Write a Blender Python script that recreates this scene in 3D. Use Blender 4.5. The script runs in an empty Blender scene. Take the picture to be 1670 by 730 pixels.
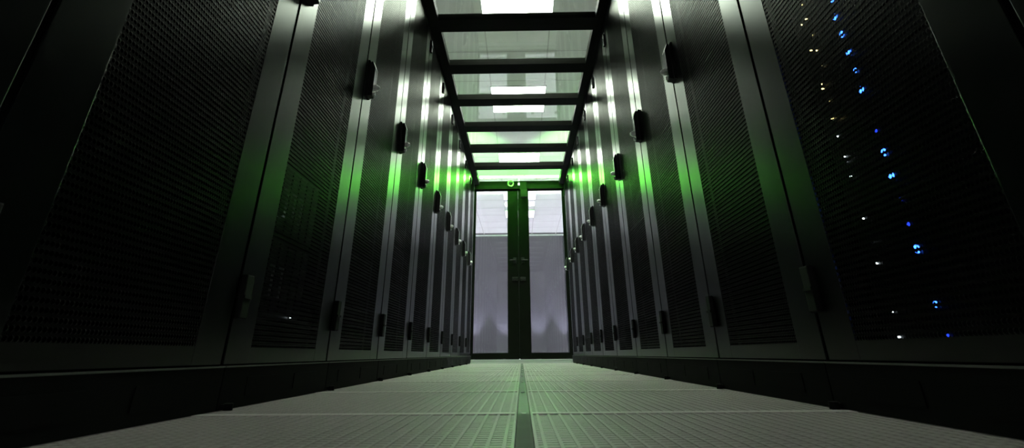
import bpy, bmesh, math, random
from mathutils import Matrix, Vector
random.seed(4)
S = bpy.context.scene
C = S.collection

# ------------------------------------------------------------------ camera
PITCH, YAW, ROLL, FPX = .4538, -.0135, .0081, 826.09
zz = Vector((0, 0, 1)); r0 = Vector((math.cos(YAW), -math.sin(YAW), 0)); yy = Vector((math.sin(YAW), math.cos(YAW), 0))
fw = yy*math.cos(PITCH) + zz*math.sin(PITCH); u0 = zz*math.cos(PITCH) - yy*math.sin(PITCH)
rt = r0*math.cos(ROLL) - u0*math.sin(ROLL); up = r0*math.sin(ROLL) + u0*math.cos(ROLL)
cd = bpy.data.cameras.new('camera'); cam = bpy.data.objects.new('camera', cd); C.objects.link(cam)
m = Matrix((rt, up, -fw)).transposed().to_4x4(); m.translation = Vector((0, 0, .095)); cam.matrix_world = m
cd.sensor_fit = 'HORIZONTAL'; cd.sensor_width = 36; cd.lens = FPX/1670*36
cd.shift_y = -(365-174)/1670
cd.clip_start = .01
cd.dof.use_dof = True; cd.dof.focus_distance = 2.6; cd.dof.aperture_fstop = 9
S.camera = cam
# ------------------------------------------------------------------ world, exposure
w = bpy.data.worlds.new('world'); S.world = w; w.use_nodes = True
w.node_tree.nodes['Background'].inputs[0].default_value = (0, 0, 0, 1)
S.view_settings.view_transform = 'Standard'; S.view_settings.look = 'None'
S.view_settings.gamma = 1; S.view_settings.use_curve_mapping = False
S.view_settings.exposure = 0.0
LAMP, GREEN, COOL = 36.0, 6.0, 2.5        # emission of ceiling lights, added green strips, lights of the room beyond

# ------------------------------------------------------------------ materials
def mat(name, col, rough=.5, metal=0, spec=.5, bump=0, bscale=200, var=0, vscale=6, coord='Object'):
    M = bpy.data.materials.new(name); M.use_nodes = True
    n = M.node_tree.nodes; l = M.node_tree.links; b = n['Principled BSDF']
    b.inputs['Base Color'].default_value = (*col, 1); b.inputs['Roughness'].default_value = rough
    b.inputs['Metallic'].default_value = metal; b.inputs['Specular IOR Level'].default_value = spec
    tc = n.new('ShaderNodeTexCoord')
    if bump:
        t = n.new('ShaderNodeTexNoise'); t.inputs['Scale'].default_value = bscale; t.inputs['Detail'].default_value = 2
        l.new(tc.outputs[coord], t.inputs['Vector'])
        bp = n.new('ShaderNodeBump'); bp.inputs['Strength'].default_value = bump; bp.inputs['Distance'].default_value = .001
        l.new(t.outputs['Fac'], bp.inputs['Height']); l.new(bp.outputs['Normal'], b.inputs['Normal'])
    if var:
        t = n.new('ShaderNodeTexNoise'); t.inputs['Scale'].default_value = vscale; t.inputs['Detail'].default_value = 5
        l.new(tc.outputs[coord], t.inputs['Vector'])
        mx = n.new('ShaderNodeMix'); mx.data_type = 'RGBA'
        mx.inputs[6].default_value = (*[c*(1-var) for c in col], 1); mx.inputs[7].default_value = (*[min(1, c*(1+var)) for c in col], 1)
        l.new(t.outputs['Fac'], mx.inputs[0]); l.new(mx.outputs[2], b.inputs['Base Color'])
        mr = n.new('ShaderNodeMapRange'); mr.inputs['To Min'].default_value = rough*.85; mr.inputs['To Max'].default_value = min(1, rough*1.15)
        l.new(t.outputs['Fac'], mr.inputs['Value']); l.new(mr.outputs['Result'], b.inputs['Roughness'])
    return M
def emit(name, col, s):
    M = bpy.data.materials.new(name); M.use_nodes = True; n = M.node_tree.nodes; l = M.node_tree.links
    n.remove(n['Principled BSDF']); e = n.new('ShaderNodeEmission'); e.inputs[0].default_value = (*col, 1); e.inputs[1].default_value = s
    l.new(e.outputs[0], n['Material Output'].inputs[0]); return M
def glass(name, tint, ior=1.45, gl=(1, 1, 1)):
    M = bpy.data.materials.new(name); M.use_nodes = True; n = M.node_tree.nodes; l = M.node_tree.links
    n.remove(n['Principled BSDF'])
    t = n.new('ShaderNodeBsdfTransparent'); t.inputs[0].default_value = (*tint, 1)
    g = n.new('ShaderNodeBsdfGlossy'); g.inputs['Color'].default_value = (*gl, 1); g.inputs['Roughness'].default_value = .02
    f = n.new('ShaderNodeFresnel'); ge = n.new('ShaderNodeNewGeometry')
    mr = n.new('ShaderNodeMapRange'); mr.inputs['To Min'].default_value = ior; mr.inputs['To Max'].default_value = 1/ior   # the ray is not bent, so both faces act as air to glass
    l.new(ge.outputs['Backfacing'], mr.inputs['Value']); l.new(mr.outputs['Result'], f.inputs[0])
    mx = n.new('ShaderNodeMixShader'); l.new(f.outputs[0], mx.inputs[0]); l.new(t.outputs[0], mx.inputs[1]); l.new(g.outputs[0], mx.inputs[2])
    l.new(mx.outputs[0], n['Material Output'].inputs[0]); return M
def perforated(name, col, pz, px, rad, rough):
    """black sheet steel with real see-through round holes in staggered rows"""
    M = satin(name, 1.45, rough, col, (.24, .25, .23)); n = M.node_tree.nodes; l = M.node_tree.links; b = [x for x in n if x.type == 'MIX_SHADER'][0]
    tc = [x for x in n if x.type == 'TEX_COORD'][0]
    sp = n.new('ShaderNodeSeparateXYZ'); l.new(tc.outputs['Object'], sp.inputs[0])
    def mth(op, a, bb=None, c=None):
        q = n.new('ShaderNodeMath'); q.operation = op
        for i, v in enumerate((a, bb, c)):
            if v is None: continue
            if isinstance(v, (int, float)): q.inputs[i].default_value = v
            else: l.new(v, q.inputs[i])
        return q.outputs[0]
    v = mth('DIVIDE', sp.outputs['Z'], pz); row = mth('FLOOR', v); fv = mth('SUBTRACT', mth('FRACT', v), .5)
    off = mth('MULTIPLY', mth('MODULO', row, 2.0), .5)
    u = mth('ADD', mth('DIVIDE', sp.outputs['X'], px), off); fu = mth('SUBTRACT', mth('FRACT', u), .5)
    du = mth('MULTIPLY', fu, px); dv = mth('MULTIPLY', fv, pz)
    d = mth('SQRT', mth('ADD', mth('MULTIPLY', du, du), mth('MULTIPLY', dv, dv)))
    hole = mth('LESS_THAN', d, rad)
    tr = n.new('ShaderNodeBsdfTransparent'); mx = n.new('ShaderNodeMixShader')
    l.new(hole, mx.inputs[0]); l.new(b.outputs[0], mx.inputs[1]); l.new(tr.outputs[0], mx.inputs[2])
    l.new(mx.outputs[0], n['Material Output'].inputs[0]); return M

def satin(name, ior, rough, dif, tint=(1, 1, 1)):
    M = bpy.data.materials.new(name); M.use_nodes = True; n = M.node_tree.nodes; l = M.node_tree.links
    n.remove(n['Principled BSDF'])
    d = n.new('ShaderNodeBsdfDiffuse'); d.inputs[0].default_value = (*dif, 1)
    g = n.new('ShaderNodeBsdfGlossy'); g.distribution = 'BECKMANN'; g.inputs['Roughness'].default_value = rough; g.inputs['Color'].default_value = (*tint, 1)
    tc = n.new('ShaderNodeTexCoord'); t = n.new('ShaderNodeTexNoise'); t.inputs['Scale'].default_value = 4; t.inputs['Detail'].default_value = 4
    l.new(tc.outputs['Object'], t.inputs['Vector'])
    mr = n.new('ShaderNodeMapRange'); mr.inputs['To Min'].default_value = rough*.94; mr.inputs['To Max'].default_value = rough*1.06
    l.new(t.outputs['Fac'], mr.inputs['Value']); l.new(mr.outputs['Result'], g.inputs['Roughness'])
    f = n.new('ShaderNodeFresnel'); f.inputs[0].default_value = ior; mx = n.new('ShaderNodeMixShader')
    l.new(f.outputs[0], mx.inputs[0]); l.new(d.outputs[0], mx.inputs[1]); l.new(g.outputs[0], mx.inputs[2]); l.new(mx.outputs[0], n['Material Output'].inputs[0]); return M
M_door = satin('rack_door_paint', 1.75, .31, (.006, .0074, .007), (.95, 1, .93))
M_plinth = satin('plinth_paint', 1.4, .45, (.012, .013, .012), (.12, .12, .12))
M_body = mat('rack_body_paint', (.004, .004, .004), .9, 0, .02)
M_mesh = perforated('perforated_steel', (.008, .0082, .008), .011, .0078, .0036, .38)
M_black = mat('black_plastic', (.006, .006, .006), .35, 0, .5)
M_dull = mat('dark_hinge', (.004, .004, .004), .7, 0, .2)
M_chrome = mat('chrome', (.85, .86, .84), .4, .5)
M_alu = mat('roof_aluminium', (.008, .009, .007), .6, .0, .03, var=.15)
M_rim_sheen = mat('floor_tile_rim_sheen', (.85, .79, .78), .4, 0, .5)  # cross rims painted lighter to imitate their sheen at a low angle
M_tile = mat('floor_tile_paint', (.55, .50, .49), .45, 0, .4, bump=.2, bscale=400, var=.1, vscale=4)
M_strip = mat('strip_metal', (.03, .032, .026), .45, 0, var=.25, vscale=40)
M_strip2 = mat('strip_metal_light', (.07, .07, .063), .6, 0, .1, var=.1, vscale=20)
M_sill = mat('sill_aluminium', (.6, .62, .6), .35, .7)
M_rglass = glass('roof_glass', (.93, .97, .92), 1.5)
M_dglass = glass('door_glass', (.93, .93, .96), 1.35)
M_lamp = emit('lamp_diffuser', (.97, 1, .95), LAMP)
M_lampc = emit('lamp_diffuser_cool', (.93, .93, 1), COOL)
M_fill_out = emit('added_fill_outside', (.96, 1, .94), 190)
M_fill_room = emit('added_fill_beyond', (.9, .86, 1), 75)
M_green = emit('added_strip_glow', (.22, 1, .12), GREEN)
M_ceil = mat('ceiling_tile', (.8, .81, .79), .9, 0, .2, bump=.3, bscale=300, var=.05)
M_wall = mat('wall_paint', (.75, .75, .76), .9, 0, .2, var=.04)
M_slab = mat('concrete', (.12, .12, .12), .9, 0, .2, var=.2)
M_cab = mat('grey_cabinet_paint', (.016, .016, .021), .5, 0, .5, var=.05, vscale=3)
M_lit_edge = mat('lit_edge_paint', (.16, .17, .15), .6, 0, .1)  # pale tone painted for the light caught on the plinth's top edge
M_server = mat('server_face', (.003, .003, .0035), .45, 0, .3, var=.2, vscale=60)
M_lever = mat('lever_plastic', (.8, .8, .8), .35, .2)
M_blue = emit('blue_led', (.03, .14, 1), 8)
M_blued = emit('blue_led_dim', (.02, .06, 1), 1.6)
M_yel = emit('amber_led', (1, .85, .35), 4)
M_wht = emit('white_led', (.8, .95, 1), 5)
M_gpan = emit('added_panel_glow', (.22, 1, .2), 4)
M_gtube = emit('added_tube_glow', (.2, 1, .1), 150)
M_ind = emit('indicator_lens', (.95, 1, .95), 3)

# ------------------------------------------------------------------ mesh helpers
class MB:
    def __init__(s): s.bm = bmesh.new()
    def box(s, x0, x1, y0, y1, z0, z1, bev=0):
        vs = [s.bm.verts.new(p) for p in ((x0,y0,z0),(x1,y0,z0),(x1,y1,z0),(x0,y1,z0),(x0,y0,z1),(x1,y0,z1),(x1,y1,z1),(x0,y1,z1))]
        fs = [s.bm.faces.new([vs[i] for i in f]) for f in ((3,2,1,0),(4,5,6,7),(0,1,5,4),(1,2,6,5),(2,3,7,6),(3,0,4,7))]
        if bev:
            es = list({e for f in fs for e in f.edges})
            bmesh.ops.bevel(s.bm, geom=es, offset=bev, segments=2, affect='EDGES', profile=.6)
        return s
    def cyl(s, c, axis, r, h, n=20, r2=None):
        q = Vector((0, 0, 1)).rotation_difference(Vector(axis)).to_matrix().to_4x4()
        M = Matrix.Translation(c) @ q
        bmesh.ops.create_cone(s.bm, cap_ends=True, segments=n, radius1=r, radius2=r if r2 is None else r2, depth=h, matrix=M); return s
    def sph(s, c, r, n=12):
        bmesh.ops.create_uvsphere(s.bm, u_segments=n, v_segments=n//2+2, radius=r, matrix=Matrix.Translation(c)); return s
    def prism(s, pts, x0, x1):
        """outline pts (y, z) extruded along x"""
        a = [s.bm.verts.new((x0, y, z)) for y, z in pts]; b = [s.bm.verts.new((x1, y, z)) for y, z in pts]
        s.bm.faces.new(a); s.bm.faces.new(b[::-1]); n = len(pts)
        for i in range(n): s.bm.faces.new((a[i], b[i], b[(i+1) % n], a[(i+1) % n]))
        return s
    def mesh(s, name, m, smooth=False):
        bmesh.ops.recalc_face_normals(s.bm, faces=s.bm.faces)
        me = bpy.data.meshes.new(name); s.bm.to_mesh(me); s.bm.free(); me.materials.append(m)
        if smooth:
            for p in me.polygons: p.use_smooth = True
            try: me.set_sharp_from_angle(angle=.7)
            except Exception: pass
        return me
def obj(name, me, parent=None, loc=(0, 0, 0), rz=0):
    o = bpy.data.objects.new(name, me); C.objects.link(o); o.location = loc; o.rotation_euler = (0, 0, rz); o.parent = parent; return o
def tag(o, label=None, cat=None, group=None, kind=None):
    if label: o['label'] = label
    if cat: o['category'] = cat
    if group: o['group'] = group
    if kind: o['kind'] = kind
    return o
def tree(o, parent=None):
    c = o.copy(); C.objects.link(c); c.parent = parent
    for ch in list(o.children): tree(ch, c)
    return c

XL, XR, HALF = -.597, .594, .594
YL, YR = .521, .509                         # first visible seam of each row
RH = 2.135                                  # height of the cabinets

# ------------------------------------------------------------------ room shell
f = MB()
f.box(-4, 4, -3, 13, -.45, -.35)
f.box(-4, -.607, -3, 13, -.04, -.0005); f.box(.604, 4, -3, 13, -.04, -.0005)
f.box(-.607, .604, 6.70, 13, -.04, -.0005); f.box(-.607, .604, -3, -.1455, -.04, -.0005)
floor = tag(obj('floor', f.mesh('floor', M_wall)), kind='structure')
c = MB(); c.box(-4, 4, -3, 13, 2.83, 2.9); ceiling = tag(obj('ceiling', c.mesh('ceiling', M_slab)), kind='structure')
tm = MB(); tm.box(-.297, .297, -.297, .297, 2.8, 2.815, .002); tm = tm.mesh('ceiling_tile', M_ceil)
tb = MB()
for i in range(-6, 8): tb.box(i*.6-.306, i*.6-.294, 1.2, 12.96, 2.798, 2.83)
for j in range(0, 20): tb.box(-3.9, 3.9, 1.29+j*.6-.006+.0, 1.29+j*.6+.006, 2.7985, 2.83)
obj('ceiling_grid', tb.mesh('ceiling_grid', mat('grid_metal', (.5, .5, .48), .5)), ceiling)
for i in range(-6, 7):
    for j in range(0, 19): obj('ceiling_tile', tm, ceiling, (i*.6, 1.59+j*.6, 0))
tag(obj('wall_left', MB().box(-4.1, -4, -3, 13, -.4, 2.9).mesh('wall_left', M_wall)), kind='structure')
tag(obj('wall_right', MB().box(4, 4.1, -3, 13, -.4, 2.9).mesh('wall_right', M_wall)), kind='structure')
tag(obj('wall_back', MB().box(-4.1, 4.1, 13, 13.1, -.4, 2.9).mesh('wall_back', M_wall)), kind='structure')
tag(obj('wall_front', MB().box(-4.1, 4.1, -3.1, -3, -.4, 2.9).mesh('wall_front', M_wall)), kind='structure')

# ------------------------------------------------------------------ floor tiles and centre joint
SX0, SX1 = -.009, .013
def grating(x0, x1):
    g = MB(); L = .6
    e0, e1 = (.0125, .004) if x0 < -.1 else (.004, .0125)
    g.box(x0, x0+e0, .0004, L-.0004, -.03, 0); g.box(x1-e1, x1, .0004, L-.0004, -.03, 0)
    n = int(round((x1-x0-.024)/.0195)); p = (x1-x0-.024)/n
    for i in range(0, n+1): g.box(x0+.012+i*p-.0022, x0+.012+i*p+.0022, .012, L-.012, -.02, -.0002)
    q = (L-.026)/32
    for j in range(1, 32): g.box(x0+.003, x1-.003, .013+j*q-.0066, .013+j*q+.0066, -.02, -.0012)
    nf = len(g.bm.faces)
    g.box(x0+.003, x1-.003, .0004, .013, -.03, .0004); g.box(x0+.003, x1-.003, L-.013, L-.0004, -.03, .0004)
    g.bm.faces.ensure_lookup_table()
    for fc in g.bm.faces[nf:]: fc.material_index = 1
    return g
gl = grating(-.604, SX0-.001).mesh('floor_tile', M_tile); gr = grating(SX1+.001, .602).mesh('floor_tile', M_tile)
gl.materials.append(M_rim_sheen); gr.materials.append(M_rim_sheen)
sd = MB().box(SX0, SX1, .002, .598, -.03, -.004).mesh('joint_strip', M_strip); sl = MB().box(SX0, SX1, .002, .598, -.03, -.001).mesh('joint_strip', M_strip2)
scm = MB().cyl((0, 0, 0), (0, 0, 1), .0055, .003, 14).mesh('screw', M_chrome)
for k in range(-2, 9):
    y = 1.0545+.6*k
    obj('floor_tile', gl, floor, (0, y, 0)); obj('floor_tile', gr, floor, (0, y, 0))
    st = obj('joint_strip', sd if k >= 0 else sl, floor, (0, y, 0))
    if k >= 0:
        for yy_ in (.012, .588): obj('screw', scm, st, ((SX0+SX1)/2, yy_, -.0025))

# ------------------------------------------------------------------ server cabinets
def make_rack():
    r = obj('server_cabinet', None); r.empty_display_size = .1
    b = MB(); D = 1.0
    b.box(.002, .012, .0062, D, .074, RH); b.box(.588, .598, .0062, D, .074, RH)
    b.box(.012, .588, .0062, D, RH-.02, RH); b.box(.012, .588, .0062, D, .074, .092); b.box(.012, .588, D-.01, D, .1, RH-.02)
    for x in (.035, .540): b.box(x, x+.025, .05, .07, .1, RH-.02)
    obj('cabinet_body', b.mesh('cabinet_body', M_body), r)
    p = MB(); p.box(.002, .598, -.008, .05, 0, .075, .001); p.box(.10, .25, -.0095, -.008, .02, .055); p.box(.35, .50, -.0095, -.008, .02, .055)
    pl = obj('plinth', p.mesh('plinth', M_plinth), r)
    obj('plinth_lit_edge', MB().box(.002, .598, -.010, .006, .075, .0775).mesh('plinth_lit_edge', M_lit_edge), pl)  # thin added strip that paints the lit line along the plinth
    ft = MB(); ft.cyl((.02, -.02, .006), (0, 0, 1), .009, .012, 14); ft.box(.012, .028, -.02, 0, .004, .010)
    obj('levelling_foot', ft.mesh('levelling_foot', M_dull, True), r)
    d = MB(); z0, z1 = .081, 2.122; s = .1
    d.box(.006, .006+s, -.0, .004, z0, z1, .0006); d.box(.594-s, .594, -.0, .004, z0, z1, .0006)
    d.box(.006+s, .594-s, .0003, .004, z0, .112); d.box(.006+s, .594-s, .0003, .004, 2.085, z1)
    df = obj('door_frame', d.mesh('door_frame', M_door), r)
    mp = MB(); zc = [.110, 2.087]
    vs = [mp.bm.verts.new(q) for q in ((.104, .0006, zc[0]), (.496, .0006, zc[0]), (.496, .0006, zc[1]), (.104, .0006, zc[1]))]; mp.bm.faces.new(vs)
    vs = [mp.bm.verts.new(q) for q in ((.104, .0018, zc[0]), (.496, .0018, zc[0]), (.496, .0018, zc[1]), (.104, .0018, zc[1]))]; mp.bm.faces.new(vs[::-1])
    me = mp.bm; mm = bpy.data.meshes.new('mesh_panel'); me.to_mesh(mm); me.free(); mm.materials.append(M_mesh)
    obj('mesh_panel', mm, df)
    for z in (.165, 1.95):
        h = MB(); h.box(.002, .034, -.014, .0, z, z+.088, .003); h.box(.002, .034, -.017, -.012, z+.04, z+.046)
        obj('hinge_cover', h.mesh('hinge_cover', M_dull), r)
    return r
def make_handle():
    # swing handle: base on the stile, pointed top, lever arm, lock cylinder and key
    zc = 0
    h = MB()
    h.prism([(0, -.070), (-.010, -.070), (-.012, -.066), (-.012, .078), (-.006, .089), (0, .089)], .014, .056)
    base = h.mesh('door_handle', M_black)
    l = MB(); l.prism([(-.012, -.068), (-.027, -.067), (-.030, -.062), (-.030, .054), (-.018, .084), (-.012, .084)], .018, .050)
    lever = l.mesh('lever', M_black)
    k = MB(); k.cyl((.032, -.032, -.030), (0, -1, 0), .013, .022, 20); k.sph((.032, -.043, -.030), .011, 14)
    k.box(.027, .037, -.038, -.028, -.064, -.050, .003)
    lock = k.mesh('lock_cylinder', M_chrome, True)
    ed = MB(); ed.prism([(-.030, .054), (-.0313, .0545), (-.0193, .0845), (-.018, .084)], .018, .050); ed.prism([(-.030, .054), (-.0313, .0545), (-.0313, -.02), (-.030, -.02)], .047, .050)
    return base, lever, lock, ed.mesh('lever_edge', M_lever)
HB, HL, HK, HE = make_handle()
def add_handle(r, z):
    b = obj('door_handle', HB, r, (0, 0, z)); obj('lever', HL, b); tag(obj('lock_cylinder', HK, b), 'chrome lock cylinder with key'); obj('lever_edge', HE, b)
proto = make_rack()
ordn = ['next to the glass doors', 'second from the glass doors', 'third from the glass doors', 'fourth from the glass doors', 'fifth from the glass doors',
        'sixth from the glass doors', 'seventh from the glass doors', 'eighth from the glass doors', 'ninth from the glass doors', 'tenth from the glass doors', 'nearest the camera']
for side in ('left', 'right'):
    for k in range(-1, 10):
        r = proto if (side == 'left' and k == -1) else tree(proto)
        y = (YL if side == 'left' else YR) + .6*k
        n = 9-k
        if side == 'left': r.location = (XL, y, 0); r.rotation_euler.z = math.pi/2
        else: r.location = (XR, y+.6, 0); r.rotation_euler.z = -math.pi/2
        lab = 'perforated black server cabinet in the %s row, %s' % (side, ordn[n])
        if side == 'right' and k == 0: lab = 'black cabinet in the right row with a column of blue lights behind its perforated door'
        tag(r, lab, 'server cabinet', 'server cabinets in the %s row' % side)
        if side == 'right' or k >= 0 or True: pass
for r in [o for o in C.objects if o.name.startswith('server_cabinet')]:
    add_handle(r, 1.07 if r.location.x < 0 else 1.08)

# ------------------------------------------------------------------ equipment inside cabinets
sm = MB().box(-.24, .24, .0, .5, .001, .0425, .0015)
for i in range(10): sm.box(-.2+i*.02, -.187+i*.02, -.001, 0, .012, .032)
sm = sm.mesh('rack_server', M_server)
bl = MB().cyl((0, 0, 0), (1, 0, 0), .0056, .0010, 14).mesh('power_light', M_blue)
bld = MB().cyl((0, 0, 0), (1, 0, 0), .0050, .0010, 14).mesh('power_light', M_blued)
yl = MB().cyl((0, 0, 0), (1, 0, 0), .0016, .004, 8).mesh('status_light', M_yel)
wl = MB().cyl((0, 0, 0), (1, 0, 0), .0015, .004, 8).mesh('status_light', M_wht)
zs = [.114+.0444*i for i in range(17)]
lit = {0: 'd0', 1: 'd', 3: 'd0', 4: 0, 2: 0}
ybl = 0.898
NS = 17
names = ['lowest', 'second', 'third', 'fourth', 'fifth', 'sixth', 'seventh', 'eighth', 'ninth', 'tenth', 'eleventh', 'twelfth', 'thirteenth', 'fourteenth', 'fifteenth', 'sixteenth', 'seventeenth']
status = {0: 'dim', 1: 'mid', 3: 'hi', 5: 'dim', 4: 'hi', 6: 'hi', 7: 'hi', 8: 'dim', 10: 'hi', 11: 'mid', 12: 'hi', 13: 'mid', 14: 'hi', 15: 'mid'}
for i in range(NS):
    zc = .118+.0444*i
    o = obj('rack_server', sm, None, (.682, .809, zc-.022), -math.pi/2)
    tag(o, 'flat black rack server in the near right cabinet, %s from the bottom' % names[i] if i else 'lowest flat black rack server in the near right cabinet', 'server', 'servers behind the near right perforated door')
    # local x -> -Y ; local y -> +X
    pass
LEDY, LEDW = ybl, .68
leds = [(0.842, .114), (.845, .159), (.844, .242), (.844, .282), (.842, .323), (.844, .365), (.842, .407), (.843, .449), (.844, .532), (.842, .572), (.843, .613), (.844, .655), (.846, .698), (.838, .734)]
strong = {.159: 1, .242: 2, .282: 0, .323: 0, .365: 2, .407: 2, .449: 0, .532: 2, .572: 1, .613: 2, .655: 2, .698: 2, .734: 1, .114: 0}
srv = sorted([o for o in C.objects if o.name.startswith('rack_server')], key=lambda o: o.location.z)
def nearest(z): return min(srv, key=lambda o: abs(o.location.z+.022-z))
for y, z in leds:
    W = 1.065; Y = y*W; Z = .095+(z-.095)*W; s = nearest(Z)
    e = obj('power_light', bl if strong[z] else bld, s, (-(Y-.809), -.002, Z-s.location.z), -math.pi/2)
    e.scale = (1, .7, .7) if strong[z] == 0 else ((1, .9, .9) if strong[z] == 1 else (1, 1.25, 1.25))
    tag(e, 'blue power light')
for y, z, c_ in [(.932,.794,0),(.931,.754,0),(.951,.753,0),(.93,.711,0),(.93,.672,0),(.947,.683,0),(.928,.632,0),(.944,.598,0),(.948,.589,0),(.943,.558,0),(.948,.521,0),(.93,.513,0),(.947,.481,1),(.946,.438,1),(.95,.43,1),(.946,.397,1),(.947,.316,1),(.947,.276,1),(.948,.236,1),(.948,.156,1),(.951,.116,1)]:
    W = 1.065; Y = y*W; Z = .095+(z-.095)*W; s = nearest(Z)
    tag(obj('status_light', wl if c_ else yl, s, (-(Y-.809), -.002, Z-s.location.z), -math.pi/2), 'tiny amber status light' if not c_ else 'tiny white status light')
# blade enclosures with upright release levers in the left row
def enclosure(z, zl, ys, label, led=None):
    e = obj('blade_enclosure', None, None, (-.682, 1.421, z), math.pi/2)
    b = MB(); b.box(-.24, .24, .0, .5, 0, .20, .002)
    for i in range(9): b.box(-.235+i*.0533, -.235+i*.0533+.046, -.004, 0, .008, .192)
    obj('housing', b.mesh('housing', M_server), e)
    for y in ys:
        l = MB(); l.box(-.0018, .0018, -.018, -.012, zl-z, zl-z+.085, .001); l.box(-.0018, .0018, -.014, 0, zl-z, zl-z+.006); l.box(-.0018, .0018, -.014, 0, zl-z+.079, zl-z+.085)
        obj('release_lever', l.mesh('release_lever', M_lever), e, (y-1.421, 0, 0))
    if led:
        for (y, zz2, m_) in led: tag(obj('status_light', m_, e, (y-1.421, -.006, zz2-z), math.pi/2), 'tiny white status light')
    tag(e, label, 'server', 'blade enclosures behind the left perforated door')
enclosure(.40, .445, (1.413, 1.466, 1.517), 'upper black blade enclosure with upright levers in the left cabinet third from the camera', [(1.398, .447, wl)])
enclosure(.19, .235, (1.411, 1.468), 'lower black blade enclosure with upright levers in the left cabinet third from the camera', [(1.593, .1955, wl)])

# ------------------------------------------------------------------ glazed roof over the aisle
roof = tag(obj('aisle_roof', None, None, (0, 3, 2.137)), 'glass aisle roof of clear panes in a dark metal frame above the racks', 'roof')
oz = 2.137
def rp(name, mb, m_, z=0): return obj(name, mb.mesh(name, m_), roof, (0, -3, -oz))
yb = [2.90+.5975*i for i in range(-7, 6)]
for x0, x1 in ((-.66, -.535), (.532, .657)):
    q = MB(); q.box(x0, x1, -1.3, 6.66, oz, oz+.05); s_ = 1 if x0 > 0 else -1
    rp('side_rail', q, M_alu)
for y in yb:
    q = MB(); q.box(-.535, .532, y-.072, y+.072, oz, oz+.05); rp('crossbeam', q, M_alu)
ys = yb+[6.56+.072]
for a, b_ in zip(ys[:-1], ys[1:]):
    q = MB(); q.box(-.545, .542, a+.062, b_-.062, oz+.028, oz+.034); rp('glass_pane', q, M_rglass)

# ------------------------------------------------------------------ double glass doors
DY = 6.6
fr = tag(obj('door_1', None, None, (-.01, DY, 0)), kind='structure')
def dp(name, mb, m_, par=fr, off=(.01, -DY, 0)): return obj(name, mb.mesh(name, m_), par, off)
dp('door_header', MB().box(-.60, .60, DY-.04, DY+.06, 2.078, 2.185, .003), M_alu)
dp('door_jamb', MB().box(-.607, -.590, DY-.03, DY+.05, .03, 2.078), M_alu); dp('door_jamb', MB().box(.583, .604, DY-.03, DY+.05, .03, 2.078), M_alu)
dp('sill', MB().box(-.60, .60, 6.458, 6.70, -.03, .010, .002).box(-.60, .60, 6.55, 6.66, .010, .038, .003), M_sill)
def leaf(xa, xb, xi, side):
    # xa outer, xb meeting edge, xi inner edge of the glass
    lf = obj('door_leaf', None, fr, (.01, -DY, 0))
    ff = MB(); lo, hi = min(xb, xi), max(xb, xi)
    ff.box(lo, hi, DY, DY+.035, .045, 2.075, .002)
    o1 = xa+.014 if xa < 0 else xa-.018
    ff.box(min(xa, o1), max(xa, o1), DY, DY+.035, .045, 2.075); ff.box(min(o1, xi), max(o1, xi), DY, DY+.035, .045, .108); ff.box(min(o1, xi), max(o1, xi), DY, DY+.035, 2.066, 2.075)
    obj('leaf_frame', ff.mesh('leaf_frame', M_alu), lf)
    obj('pane', MB().box(min(o1, xi), max(o1, xi), DY+.012, DY+.020, .108, 2.066).mesh('pane', M_dglass), lf)
    s = -1 if side == 'l' else 1; cx = xb+s*.05
    h = MB(); h.box(cx-.02, cx+.02, DY-.008, DY, 1.12, 1.19, .002); h.cyl((cx, DY-.02, 1.155), (0, -1, 0), .009, .03, 14); h.box(min(cx, cx+s*.06)-.004, max(cx, cx+s*.06)+.004, DY-.045, DY-.033, 1.147, 1.163, .003)
    obj('lever_handle', h.mesh('lever_handle', M_black), lf)
    l = MB(); l.box(cx-.035, cx+.035, DY-.012, DY, .91, .955, .002); l.cyl((cx, DY-.014, .932), (0, -1, 0), .010, .01, 14)
    obj('lock_plate', l.mesh('lock_plate', M_black), lf)
leaf(-.589, -.0196, -.160, 'l'); leaf(.582, -.0190, .118, 'r')
# devices over the doors
d = obj('dome_detector', None, None, (-.114, DY-.04, 2.146)); tag(d, 'small round grey detector on the header above the left door leaf', 'detector')
obj('ring', MB().cyl((0, -.012, 0), (0, -1, 0), .044, .024, 28).mesh('ring', mat('detector_shell', (.22, .23, .2), .4), True), d)
obj('lens', MB().sph((0, -.024, 0), .026, 18).mesh('lens', M_black, True), d)
i_ = obj('indicator_lamp', None, None, (.001, DY-.04, 2.138)); tag(i_, 'tiny white square lamp at the middle of the door header', 'lamp')
obj('case', MB().box(-.024, .024, -.014, 0, -.022, .022, .002).mesh('case', M_black), i_); obj('lamp_face', MB().box(-.017, .017, -.017, -.014, -.016, .016).mesh('lamp_face', M_ind), i_)
b_ = obj('door_magnet', None, None, (.052, DY-.04, 2.15)); tag(b_, 'black box hanging from the header above the right door leaf', 'door lock')
obj('housing', MB().box(-.045, .045, -.05, 0, -.10, .02, .004).mesh('housing', M_alu), b_); obj('lower_block', MB().box(-.035, .05, -.06, .0, -.20, -.10, .003).mesh('lower_block', M_dull), b_)

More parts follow.
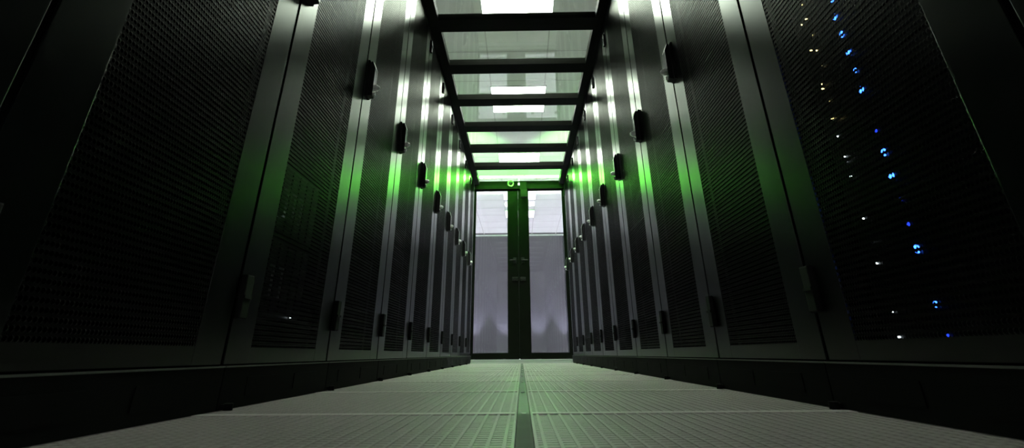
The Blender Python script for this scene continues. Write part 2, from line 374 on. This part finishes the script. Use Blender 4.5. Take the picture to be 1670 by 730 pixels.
# ------------------------------------------------------------------ lamps
def ceiling_light(y0, y1, label, m_, x=.005):
    t = obj('ceiling_light', None, None, (x, (y0+y1)/2, 2.798)); tag(t, label, 'ceiling light', 'square ceiling lights above the aisle'); h = (y1-y0)/2; w_ = .305
    q = MB(); q.box(-w_-.012, w_+.012, -h-.012, -h, -.02, 0); q.box(-w_-.012, w_+.012, h, h+.012, -.02, 0); q.box(-w_-.012, -w_, -h, h, -.02, 0); q.box(w_, w_+.012, -h, h, -.02, 0)
    obj('frame', q.mesh('frame', M_sill), t); obj('diffuser', MB().box(-w_, w_, -h, h, -.016, -.004).mesh('diffuser', m_), t)
ceiling_light(3.05, 3.69, 'largest white square ceiling light at the top of the photo', M_lamp)
ceiling_light(5.00, 5.65, 'second white ceiling light from the top, crossed by a roof beam', M_lamp)
ceiling_light(7.09, 7.66, 'third white ceiling light, over the end of the glass roof', M_lamp)
ceiling_light(9.05, 9.62, 'small ceiling light just beyond the top of the glass doors', M_lampc)
ceiling_light(10.45, 11.06, 'farthest ceiling light, seen through the glass doors above the grey cabinets', M_lampc)
g = obj('added_green_panel', None, None, (0, 6.225, 2.19)); tag(g, 'added flat green light panel lying over the last roof pane before the glass doors', 'light')  # panel and tube added to throw green light down the aisle
obj('housing', MB().box(-.535, .532, -.26, .26, .012, .03).mesh('housing', M_alu), g); obj('diffuser', MB().box(-.53, .527, -.255, .255, .002, .012).mesh('diffuser', M_gpan), g)
obj('tube', MB().box(-.52, .517, .135, .175, -.016, .0015).mesh('tube', M_gtube), g)
for x in (-1, 1):
    ld = bpy.data.lights.new('added_green_spot', 'SPOT'); ld.energy = 110; ld.color = (.3, 1, .2); ld.spot_size = .9; ld.spot_blend = 1; ld.shadow_soft_size = .1  # unseen green spots added to wash the far cabinet doors
    lo = bpy.data.objects.new('added_green_spot', ld); C.objects.link(lo); lo.parent = g; lo.location = (-x*.3, .1, -.09); lo.rotation_euler = Vector((x*.9, -1.0, -.85)).to_track_quat('-Z', 'Y').to_euler()
for x in (-.80, .80):
    g = obj('added_floodlight', None, None, (x, 5.35, RH)); tag(g, 'added small green floodlight standing on top of the %s row' % ('left' if x < 0 else 'right'), 'floodlight')  # floodlights added to turn the ceiling green behind the far panes
    q = MB(); q.box(-.04, .04, -.03, .03, 0, .01); q.box(-.006, .006, -.006, .006, .01, .05); q.cyl((0, .01, .08), (0, .7, .55), .035, .05, 20, .045); obj('added_flood_body', q.mesh('added_flood_body', M_black), g)
    ld = bpy.data.lights.new('added_flood', 'SPOT'); ld.energy = 520; ld.color = (.32, 1, .24); ld.spot_size = .75; ld.spot_blend = 1; ld.shadow_soft_size = .04
    lo = bpy.data.objects.new('added_flood_lamp', ld); C.objects.link(lo); lo.parent = g; lo.location = (0, .05, .13)
    lo.rotation_euler = Vector((-x*.5, 2.6, .66)).to_track_quat('-Z', 'Y').to_euler()
for x in (-.80, .80):
    g = obj('added_green_strip', None, None, (x*1.25, 5.2, RH)); tag(g, 'added green light strip on top of the %s row beside the roof frame' % ('left' if x < 0 else 'right'), 'light strip', 'added green light strips on the cabinet tops')  # strips added out of sight to tint the ceiling above the racks green
    obj('channel', MB().box(-.03, .03, -.3, 1.3, 0, .02).mesh('channel', M_alu), g); obj('diffuser', MB().box(-.025, .025, -.29, 1.29, .02, .03).mesh('diffuser', M_green), g)
for x in (-3.0, 3.0):
    for y in (2.6, 5.4):
        ceiling_light(y-.32, y+.32, '%s added unseen fill light high over the %s row of cabinets, outside the aisle' % ('nearer' if y < 4 else 'farther', 'left' if x < 0 else 'right'), M_fill_out, x)  # fill lights added out of view to brighten the ceiling over the roof

for x in (-3.0, 3.0):
    for y in (7.6, 9.0, 10.4):
        ceiling_light(y-.32, y+.32, 'added unseen cool fill light beyond the doors on the %s side, %s of three' % ('left' if x < 0 else 'right', {7.6: 'nearest', 9.0: 'middle', 10.4: 'farthest'}[y]), M_fill_room, x)  # unseen fill lights added to whiten the ceiling past the doors

# ------------------------------------------------------------------ cabinets of the room beyond
cm = MB(); cm.box(-.398, .398, 0, .6, .03, 2.0, .004); cm = cm.mesh('cabinet_body', M_cab)
cdm = MB().box(-.385, .385, -.016, 0, .08, 1.985, .003).mesh('cabinet_door', M_cab)
chm = MB().box(-.02, .02, -.03, -.016, 1.0, 1.15, .003).mesh('cabinet_handle', M_black)
for i, (x, l_) in enumerate(((-1.23, 'grey steel cabinet beyond the doors, far left of its row'), (-.43, 'grey steel cabinet seen through the left glass door leaf'), (.37, 'grey steel cabinet seen through the right glass door leaf'), (1.17, 'grey steel cabinet beyond the doors, far right of its row'))):
    o = obj('steel_cabinet', None, None, (x, 9.2, 0)); tag(o, l_, 'cabinet', 'grey cabinets beyond the glass doors')
    obj('cabinet_body', cm, o); d_ = obj('cabinet_door', cdm, o); 
    obj('cabinet_plinth', MB().box(-.39, .39, .01, .6, 0, .03).mesh('cabinet_plinth', M_plinth), o)
for x in (-.78, -.28, .28, .74):
    u = obj('uplight', None, None, (x, 8.95, 0)); tag(u, 'added small floor uplight at the foot of the grey cabinets, %s' % {-.78: 'leftmost of four', -.28: 'second from the left', .28: 'second from the right', .74: 'rightmost of four'}[x], 'lamp', 'added uplights at the foot of the grey cabinets')  # uplights added to make the bright streaks low on the grey cabinets
    obj('added_uplight_body', MB().cyl((0, 0, .02), (0, 0, 1), .03, .04, 16).mesh('added_uplight_body', M_black), u)
    ld = bpy.data.lights.new('added_uplight_lamp', 'SPOT'); ld.energy = 160; ld.color = (.85, .85, 1); ld.spot_size = .9; ld.spot_blend = .8; ld.shadow_soft_size = .02
    lo = bpy.data.objects.new('added_uplight_lamp', ld); C.objects.link(lo); lo.parent = u; lo.location = (0, 0, .05); lo.rotation_euler = (math.radians(168), 0, 0)
